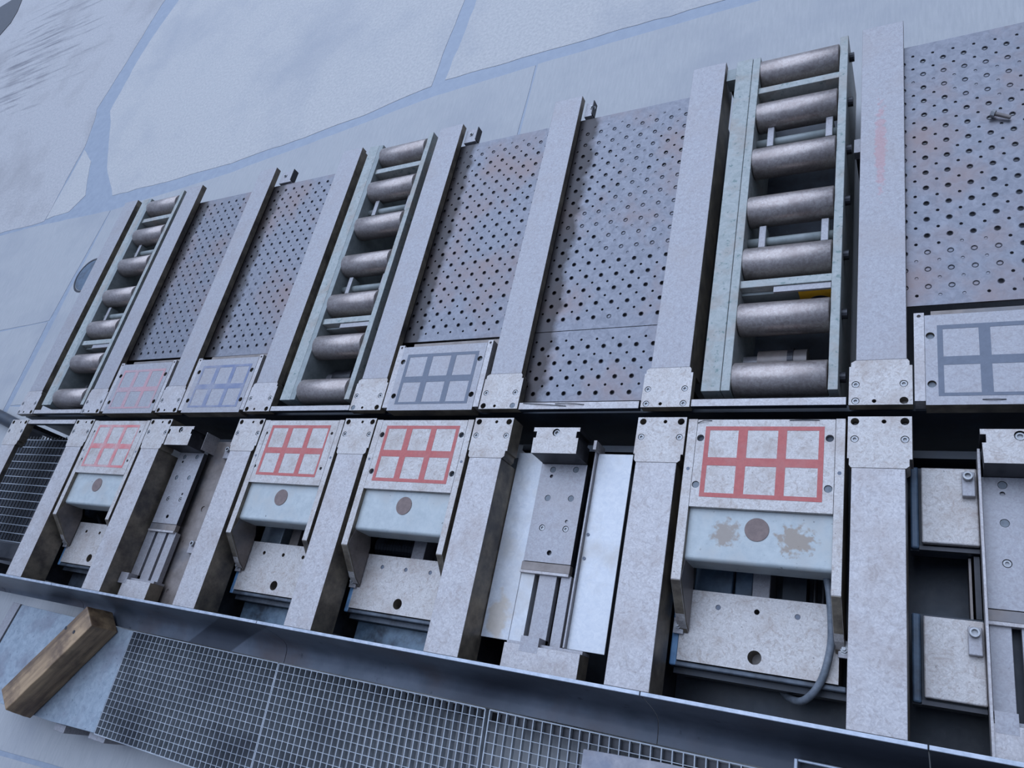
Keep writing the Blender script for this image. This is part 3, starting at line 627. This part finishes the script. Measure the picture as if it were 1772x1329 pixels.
def tube(pts, rad, n=10, sub=6):
    P = [Vector(p) for p in pts]; Q = []
    for i in range(len(P) - 1):
        a, b, c, d = P[max(i - 1, 0)], P[i], P[i + 1], P[min(i + 2, len(P) - 1)]
        for s in range(sub):
            u = s / sub; Q.append(0.5 * ((2 * b) + (c - a) * u + (2 * a - 5 * b + 4 * c - d) * u * u + (3 * b - 3 * c + d - a) * u ** 3))
    Q.append(P[-1]); bm = bmesh.new(); prev = None; up = Vector((0, 0, 1)); first = None
    for i, q in enumerate(Q):
        d = (Q[min(i + 1, len(Q) - 1)] - Q[max(i - 1, 0)]).normalized(); s = d.cross(up)
        if s.length < 1e-3: s = d.cross(Vector((1, 0, 0)))
        s.normalize(); v = s.cross(d)
        ring = [bm.verts.new(q + (s * math.cos(2 * PI * j / n) + v * math.sin(2 * PI * j / n)) * rad) for j in range(n)]
        if prev:
            for j in range(n): bm.faces.new((prev[j], prev[(j + 1) % n], ring[(j + 1) % n], ring[j]))
        else: first = ring
        prev = ring
    bm.faces.new(first); bm.faces.new(prev)
    return bm
obj('hose', tube([(-0.243, -0.36, -0.090), (-0.241, -0.386, -0.082), (-0.231, -0.437, -0.078), (-0.225, -0.501, -0.082), (-0.226, -0.556, -0.092), (-0.240, -0.617, -0.104), (-0.262, -0.656, -0.120), (-0.292, -0.676, -0.150), (-0.328, -0.668, -0.20), (-0.350, -0.650, -0.24), (-0.362, -0.628, -0.272)], 0.0086), M_hose, th, smooth=True, label='grey rubber hose')

# ---------------------------------------------------------------- slides
def slide(L, lab, y0off=0.0, narrow=False, screws=True, foot=(0.008, 0.230), rails=((0.055, 0.109), (0.122, 0.153)), hd=0.146):
    t = empty('slide_unit', (L + 0.07, -0.4, -0.12), lab, 'slide', 'slides in the lower row')
    zs = -0.086
    nd = 0.009
    o = [(L - 0.002, -0.062), (L + hd, -0.062), (L + hd, -0.0745), (L + hd - nd, -0.0745), (L + hd - nd, -0.0945), (L + hd - 0.001, -0.0945), (L + hd, -0.142), (L + 0.003, -0.142), (L + 0.001, -0.0945), (L + nd, -0.0945), (L + nd, -0.0745), (L - 0.002, -0.0745)]
    hb = obj('head_block', plate(o, 0.0, zs, [(L + 0.072, -0.0775, 0.0118, 0.012, 18)]), M_plate, t, side=M_dark)
    piece('cap_screw', ME_screw_big, L + 0.072, -0.0775, -0.004, t)
    pts = [(L, -0.143), (L + 0.147, -0.143), (L + 0.147, -0.435), (L, -0.435)]
    sc = [(0.039, -0.1605), (0.113, -0.1585), (0.039, -0.248), (0.113, -0.246), (0.039, -0.337), (0.113, -0.336)]
    hs = [(L + a, b, 0.0095, 0.006, 14) for a, b in sc] + [(L + 0.038, -0.181, 0.0055, 0.008, 12), (L + 0.112, -0.314, 0.005, 0.004, 12), (L + 0.076, -0.407, 0.0075, 0.014, 14)]
    obj('slide_plate', plate(pts, zs, zs - 0.02, hs), M_steel, t, side=M_dark)
    for i, (a, b) in enumerate(sc): piece('pin' if i < 4 else 'screw', ME_pin if i < 4 else ME_screw, L + a, b, zs - 0.0012, t)
    obj('wiper', BX(L - 0.004, L + 0.147, -0.4605, -0.4365, zs - 0.02, zs - 0.001), M_rust, t, bevel=0.001)
    obj('wiper_lip', BX(L - 0.004, L + 0.147, -0.469, -0.461, zs - 0.02, zs + 0.002), M_steel_lo, t, bevel=0.001)
    for a, b in rails:
        obj('guide_rail', BX(L + a, L + b, -0.654, -0.465, zs - 0.030, zs - 0.008), M_steel, t, bevel=0.001)
    obj('guide_bed', BX(L + 0.02, L + 0.14, -0.72, -0.14, -0.28, -0.14), M_black, t)
    f0, f1 = foot
    obj('foot_block', BX(L + f0, L + f1, -0.729, -0.6635, -0.115, -0.055), M_steel_lo, t, bevel=0.001, side=M_side)
    obj('foot_step', BX(L + f0, L + f1, -0.663, -0.655, -0.115, -0.068), M_steel, t)
    obj('foot_tongue', BX(L + rails[0][0], L + rails[0][1], -0.680, -0.64, -0.11, -0.0545), M_steel, t)
    return t
s2 = slide(-1.037, 'middle slide between two pale zinc sheets, square block at its head')
lp = obj('cover_sheet', BX(-1.127, -1.040, -0.655, -0.107, -0.096, -0.092), M_bright, s2, bevel=0.001, label='pale worn zinc sheet')
obj('cover_sheet', BX(-1.040, -0.997, -0.655, -0.145, -0.125, -0.0945), M_bright, s2, label='pale strip beside the guide')
obj('cover_sheet', BX(-0.864, -0.7575, -0.652, -0.105, -0.096, -0.092), M_bright, s2, bevel=0.001, label='pale worn zinc sheet')
up = obj('upstand', BX(-0.8690, -0.8645, -0.652, -0.077, -0.125, -0.078), M_steel, s2); obj('upstand_tip', BX(-0.8690, -0.8600, -0.105, -0.077, -0.125, -0.058), M_steel_lo, s2)
for y in (-0.345, -0.412):
    piece('cover_screw', ME_hole, -0.8555, y, -0.090, s2)
s1 = slide(-2.700, 'bare slide at the left with a rusty sheet on its right', foot=(0.013, 0.172), rails=((-0.015, 0.032), (0.047, 0.098), (0.113, 0.154)))
rs = obj('drip_sheet', plate([(-2.585, -0.72), (-2.308, -0.72), (-2.308, -0.075), (-2.585, -0.075)], -0.128, -0.132, [(-2.492, -0.355, 0.012, 0.0035, 9), (-2.515, -0.675, 0.008, 0.003, 9)]), M_rust, s1, label='rust stained drip sheet')
obj('upstand', BX(-2.5515, -2.5475, -0.135, -0.062, -0.128, -0.062), M_steel_lo, s1)
for y in (-0.115, -0.495):
    tb = obj('clamp_tab', BX(-2.475, -2.435, y - 0.035, y + 0.012, -0.128, -0.114), M_steel, s1, bevel=0.001)
    piece('cap_screw', ME_cap, -2.452, y, -0.102, tb)
s3 = slide(0.0785, 'slide at the right edge beside two small clamped plates', foot=(-0.004, 0.22), rails=((0.0, 0.040), (0.057, 0.11), (0.124, 0.153)))
obj('upstand', BX(0.0715, 0.0765, -0.73, -0.088, -0.125, -0.052), M_steel_lo, s3)

# clamped base plates left of the right hand slide
for i, (ya, yb) in enumerate(((-0.302, -0.118), (-0.634, -0.462))):
    t = empty('clamped_plate', (0.014, (ya + yb) / 2, -0.15), ('upper' if i == 0 else 'lower') + ' small steel plate with a clamp, beside the slide at the right edge', 'plate', 'clamped plates at the right edge')
    obj('plate', BX(-0.0425, 0.0705, ya + 0.003, yb, -0.118, -0.1), M_plate, t, bevel=0.003)
    obj('tray_frame', BX(-0.066, 0.0705, ya - 0.010, yb + 0.008, -0.17, -0.128), M_black, t)
    obj('tray_edge', BX(-0.0655, -0.0480, ya - 0.008, yb + 0.006, -0.128, -0.112), M_dkblue, t, bevel=0.004)
    obj('tray_lip', BX(-0.048, 0.070, ya - 0.010, ya - 0.001, -0.128, -0.115), M_dark, t)
    y = -0.146 if i == 0 else -0.491
    tb = obj('clamp', BX(0.040, 0.066, y - 0.045, y + 0.013, -0.1, -0.082), M_steel, t, bevel=0.002)
    piece('cap_screw', ME_cap, 0.052, y, -0.069, tb)
    obj('leg', BX(-0.03, 0.05, (ya + yb) / 2 - 0.03, (ya + yb) / 2 + 0.03, -0.2835, -0.17), M_black, t)
t = empty('pit_post', (0.066, -0.38, G), 'dark upright bracket in the pit between the two clamped plates', 'bracket')
obj('upright', BX(0.058, 0.069, -0.452, -0.315, -0.284, -0.13), M_dark, t); obj('edge', BX(0.048, 0.053, -0.452, -0.315, -0.284, -0.15), M_rust, t)

# ---------------------------------------------------------------- wire mesh tray at far left
t = empty('mesh_tray', (-3.58, -0.35, G), 'dark wire mesh tray at the far left between the first two lower bars', 'mesh tray')
zt = -0.150
for i in range(19):
    y = -0.075 - 0.0385 * i
    if y < -0.58: break
    obj('cross_wire', cyl(bmesh.new(), (-4.153, y, zt), (-3.395, y, zt), 0.0024, 6), M_gate, t)
for i in range(28):
    x = -4.153 + 0.028 * i
    obj('long_wire', cyl(bmesh.new(), (x, -0.055, zt - 0.005), (x, -0.57, zt - 0.005), 0.0030, 6), M_dark, t)
obj('backing_sheet', plate([(-4.155, -0.57), (-3.392, -0.57), (-3.392, -0.06), (-4.155, -0.06)], zt - 0.03, zt - 0.034), M_black, t)
obj('front_fold', BX(-4.155, -3.392, -0.66, -0.575, zt - 0.03, zt + 0.004), M_dark, t, bevel=0.01)
for x in (-3.95, -3.45): obj('leg', BX(x - 0.02, x + 0.02, -0.35, -0.31, G, zt - 0.034), M_dark, t)
o = obj('pipe', cyl(bmesh.new(), (-4.75, 0.14, -0.264), (-4.18, 0.0, -0.264), 0.034, 20), M_black, smooth=True); edge_smooth(o, 40)
tag(o, 'short black pipe lying on the concrete at the left edge', 'pipe')
# half hidden round drain in the slab at left
t = empty('drain_cover', (-4.535, 1.08, G), 'dark round drain half hidden behind the leftmost upper bar', 'drain')
bm = bmesh.new()
n = 40
for a, b, za, zb_ in ((0.126, 0.114, 0.0012, 0.0025), (0.114, 0.108, 0.0025, -0.006)):
    A_ = [bm.verts.new((-4.535 + a * math.cos(2 * PI * i / n), 1.08 + a * math.sin(2 * PI * i / n), G + za)) for i in range(n)]
    B_ = [bm.verts.new((-4.535 + b * math.cos(2 * PI * i / n), 1.08 + b * math.sin(2 * PI * i / n), G + zb_)) for i in range(n)]
    for i in range(n): bm.faces.new((A_[i], A_[(i + 1) % n], B_[(i + 1) % n], B_[i]))
obj('rim', bm, M_dark, t); obj('lid', disc(-4.535, 1.08, G + 0.002, 0.109, 0.008, 36), M_dkblue, t)

# ---------------------------------------------------------------- front trim and operator's gratings
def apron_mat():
    """blue grey sheet with two hard-edged slanting dark bands"""
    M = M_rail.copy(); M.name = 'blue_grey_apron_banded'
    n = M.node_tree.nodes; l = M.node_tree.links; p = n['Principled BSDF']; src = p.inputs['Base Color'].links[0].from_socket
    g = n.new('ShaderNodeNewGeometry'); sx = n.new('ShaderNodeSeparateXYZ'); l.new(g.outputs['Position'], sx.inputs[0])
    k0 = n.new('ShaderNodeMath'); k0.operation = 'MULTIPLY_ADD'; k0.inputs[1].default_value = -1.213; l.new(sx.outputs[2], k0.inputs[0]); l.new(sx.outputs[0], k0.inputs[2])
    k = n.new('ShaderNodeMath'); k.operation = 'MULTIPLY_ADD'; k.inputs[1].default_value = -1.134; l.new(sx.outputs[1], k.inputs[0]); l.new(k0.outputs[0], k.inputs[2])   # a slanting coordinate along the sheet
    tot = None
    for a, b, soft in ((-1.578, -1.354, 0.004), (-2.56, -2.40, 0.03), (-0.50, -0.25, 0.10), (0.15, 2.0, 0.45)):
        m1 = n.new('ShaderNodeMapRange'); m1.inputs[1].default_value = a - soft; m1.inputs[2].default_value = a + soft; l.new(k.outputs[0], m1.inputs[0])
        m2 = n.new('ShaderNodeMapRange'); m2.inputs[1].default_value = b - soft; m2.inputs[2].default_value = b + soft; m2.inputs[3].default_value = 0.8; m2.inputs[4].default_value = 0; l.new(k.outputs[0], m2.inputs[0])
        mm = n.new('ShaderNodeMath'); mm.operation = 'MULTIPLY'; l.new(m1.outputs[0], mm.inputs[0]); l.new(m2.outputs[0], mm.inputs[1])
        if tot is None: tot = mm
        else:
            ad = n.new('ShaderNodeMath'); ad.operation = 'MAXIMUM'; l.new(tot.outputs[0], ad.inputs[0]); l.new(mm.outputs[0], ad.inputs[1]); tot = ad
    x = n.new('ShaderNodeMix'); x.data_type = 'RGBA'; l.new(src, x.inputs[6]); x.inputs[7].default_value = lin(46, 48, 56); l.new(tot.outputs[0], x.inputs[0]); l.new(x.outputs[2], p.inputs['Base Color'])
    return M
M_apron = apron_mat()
t = empty('front_apron', (-1.8, -0.78, G), 'long dark blue steel apron sloping down in front of the lower bars', 'apron')
cuts = [-4.6, -3.02, -1.885, -0.62, -0.035, 0.62]
for i in range(5):
    a, b = cuts[i] + 0.0012, cuts[i + 1] - 0.0012
    yl = -0.785 if i == 0 else -0.829
    zl = -0.135 if i == 0 else -0.205
    pr = [(-0.7345, -0.003), (-0.744, -0.05), (-0.754, -0.10), (-0.765, -0.140), (-0.776, -0.158), (-0.790, -0.166)] + ([] if i == 0 else [(-0.808, -0.169), (-0.829, -0.170)])
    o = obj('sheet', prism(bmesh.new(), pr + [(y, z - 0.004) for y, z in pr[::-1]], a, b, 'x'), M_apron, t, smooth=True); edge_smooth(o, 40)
    obj('lip', BX(a, b, -0.7375, -0.7285, -0.012, 0.0015), M_raillip, t, bevel=0.001)
for x in (-4.0, -3.2, -2.2, -1.3, -0.7, 0.1): obj('stay', BX(x - 0.004, x + 0.004, -0.76, -0.745, G, -0.15), M_dark, t)

ZG = -0.160
def grating(x0, x1, xa0, xa1, y0, y1, px, py, lab, tall=0.030):
    """x0/x1 at the near-machine edge y0, xa0/xa1 at the outer edge y1"""
    t = empty('floor_grating', ((x0 + x1) / 2, (y0 + y1) / 2, ZG - tall), lab, 'grating', 'floor gratings in front of the machine')
    for y in (-0.85, -1.165): obj('bearer', BX(max(x0, xa0) + 0.012, min(x1, xa1) - 0.012, y - 0.012, y + 0.012, G, ZG - tall - 0.0004), M_dark, t)
    nx = max(2, round((x1 - x0) / px)); ny = max(2, round((y0 - y1) / py))
    def bar(xs, xe, ys, ye, th, zlo, zhi, name):
        d = Vector((xe - xs, ye - ys, 0)).normalized(); s = Vector((-d.y, d.x, 0)) * th / 2
        pts = [(xs + s.x, ys + s.y), (xe + s.x, ye + s.y), (xe - s.x, ye - s.y), (xs - s.x, ys - s.y)]
        return obj(name, prism(bmesh.new(), pts, zlo, zhi), M_gate, t)
    for i in range(nx + 1):
        u = i / nx; e = i in (0, nx)
        bar(x0 + (x1 - x0) * u, xa0 + (xa1 - xa0) * u, y0, y1, 0.0034 if e else 0.0028, ZG - tall, ZG, 'edge_bar' if e else 'bearing_bar')
    for j in range(ny + 1):
        u = j / ny; e = j in (0, ny)
        bar(x0 + (xa0 - x0) * u, x1 + (xa1 - x1) * u, y0 + (y1 - y0) * u, y0 + (y1 - y0) * u, 0.0030 if e else 0.0016, ZG - (tall if e else tall * 0.5), ZG + 0.0002, 'edge_bar' if e else 'cross_bar')
    return t
grating(-2.660, -1.899, -2.656, -1.876, -0.834, -1.190, 0.0238, 0.0238, 'left floor grating with fine rectangular cells beside the blue sheet', 0.022)
grating(-1.894, -1.105, -1.871, -1.080, -0.834, -1.190, 0.0238, 0.0238, 'middle floor grating with fine rectangular cells', 0.022)
grating(-1.090, 0.42, -1.070, 0.44, -0.834, -1.180, 0.0272, 0.0272, 'right floor grating with square cells and a pale board on it', 0.014)
# bluish sheet and timber
o = obj('cover_plate', prism(bmesh.new(), [(-3.433, -0.826), (-2.664, -0.833), (-2.660, -1.188), (-2.93, -1.198), (-3.28, -1.196), (-3.47, -1.10), (-3.47, -1.02)], ZG - 0.010, ZG - 0.0005), M_sheet, bevel=0.001)
tag(o, 'blue grey steel sheet under the timber, left of the gratings', 'steel sheet')
for y in (-0.86, -1.15): obj('bearer', BX(-3.43, -2.70, y - 0.012, y + 0.012, G, ZG - 0.0102), M_dark, o)
o = obj('flat_bar', prism(bmesh.new(), [(-3.498, -0.824), (-3.440, -0.825), (-3.478, -1.015), (-3.53, -1.0)], ZG - 0.012, ZG + 0.003), M_steel, bevel=0.001)
tag(o, 'grey flat bar along the left edge of the blue grey sheet', 'flat bar')
for x0, x1, y0, y1 in ((-2.925, -2.86, -1.226, -1.199), (-2.715, -2.62, -1.214, -1.190)):
    o = obj('edge_clip', BX(x0, x1, y0, y1, G, ZG - 0.0245), M_steel, bevel=0.002)
    tag(o, 'small steel clip below the blue grey sheet, ' + ('left one' if x0 < -2.8 else 'right one at the grating corner'), 'clip', 'edge clips')

zt_, zb_ = ZG + 0.115, ZG + 0.001
tm = empty('timber_block', (-2.95, -1.0, ZG), 'short thick weathered timber block lying across the blue grey sheet', 'timber')
a, b, c, d = (-2.820, -0.783), (-2.745, -0.848), (-3.048, -1.212), (-3.130, -1.152)
bm = bmesh.new(); lo = [bm.verts.new((x, y, zb_)) for x, y in (a, b, c, d)]
tp = [bm.verts.new((x + dx, y + dy, zt_)) for (x, y), (dx, dy) in zip((a, b, c, d), ((0, 0), (0, 0), (0.01, 0.02), (0.01, 0.02)))]
bm.faces.new(lo); bm.faces.new(tp)
for i in range(4): bm.faces.new((lo[i], lo[(i + 1) % 4], tp[(i + 1) % 4], tp[i]))
bmesh.ops.subdivide_edges(bm, edges=bm.edges, cuts=6, use_grid_fill=True)
for v in bm.verts:
    k_ = mn.noise((v.co.x * 18, v.co.y * 18, v.co.z * 30)); v.co += Vector((k_, -k_, 0)) * 0.0025
obj('timber', bm, M_wood, tm, bevel=0.004)
# wood grain runs along the block: turn the noise space
mpn = [q for q in M_wood.node_tree.nodes if q.type == 'MAPPING'][0]
mpn.vector_type = 'TEXTURE'; mpn.inputs['Rotation'].default_value = (0, 0, math.radians(50)); mpn.inputs['Scale'].default_value = (6, 0.6, 0.6)
for x, y in ((-2.832, -0.881), (-2.889, -0.874)):
    obj('nail_hole', disc(x, y, zt_ + 0.0006, 0.007, 0.003, 12), M_dark, tm)

# board and rim on the right hand grating
o = obj('board', prism(bmesh.new(), [(-0.800, -0.876), (-0.60, -0.866), (-0.40, -0.862), (-0.40, -1.05), (-0.797, -1.05)], ZG + 0.0004, ZG + 0.010), mat('pale_board', lin(150, 146, 150), lin(184, 178, 178), 30, 0.7, 0, 0.2, c=lin(120, 128, 146), csc=8, camt=0.7), bevel=0.002)
tag(o, 'pale stained board lying on the right floor grating, bottom edge of picture', 'board')
t = empty('tray', (-0.05, -0.9, ZG), 'dark tray with a bright rim at the bottom right edge', 'tray')
obj('tray_floor', BX(-0.292, 0.30, -1.05, -0.800, ZG + 0.001, ZG + 0.006), M_black, t)
for q in ((-0.296, -0.288, -1.05, -0.797), (-0.288, 0.30, -0.803, -0.797)): obj('rim', BX(q[0], q[1], q[2], q[3], ZG + 0.001, ZG + 0.045), M_raillip, t, bevel=0.002)

# thin curled slivers of swarf on the working face
for i, (lab, pts) in enumerate((('thin dark swarf sliver on the filler strip below the two-part perforated deck', [(-1.095, 0.0170, 0.001), (-1.03, 0.0120, 0.003), (-0.950, 0.0060, 0.0015)]),
                                ('short dark swarf sliver further right on the same filler strip', [(-0.987, 0.0140, 0.001), (-0.94, 0.0135, 0.004), (-0.893, 0.0100, 0.001)]),
                                ('curled dark sliver at the upper left of the table with the hose', [(-0.555, -0.048, 0.001), (-0.538, -0.043, 0.005), (-0.518, -0.041, 0.001)]),
                                ('straight dark sliver at the upper right of the table with the hose', [(-0.325, -0.0405, 0.001), (-0.29, -0.0400, 0.002), (-0.255, -0.0405, 0.001)]),
                                ('thin dark sliver at the front of the slate grid plate at the right edge', [(0.085, 0.0105, 0.001), (0.105, 0.0095, 0.003), (0.13, 0.0100, 0.001)]))):
    o = obj('swarf_sliver', tube(pts, 0.0011, 6, 5), M_dark); tag(o, lab, 'swarf')
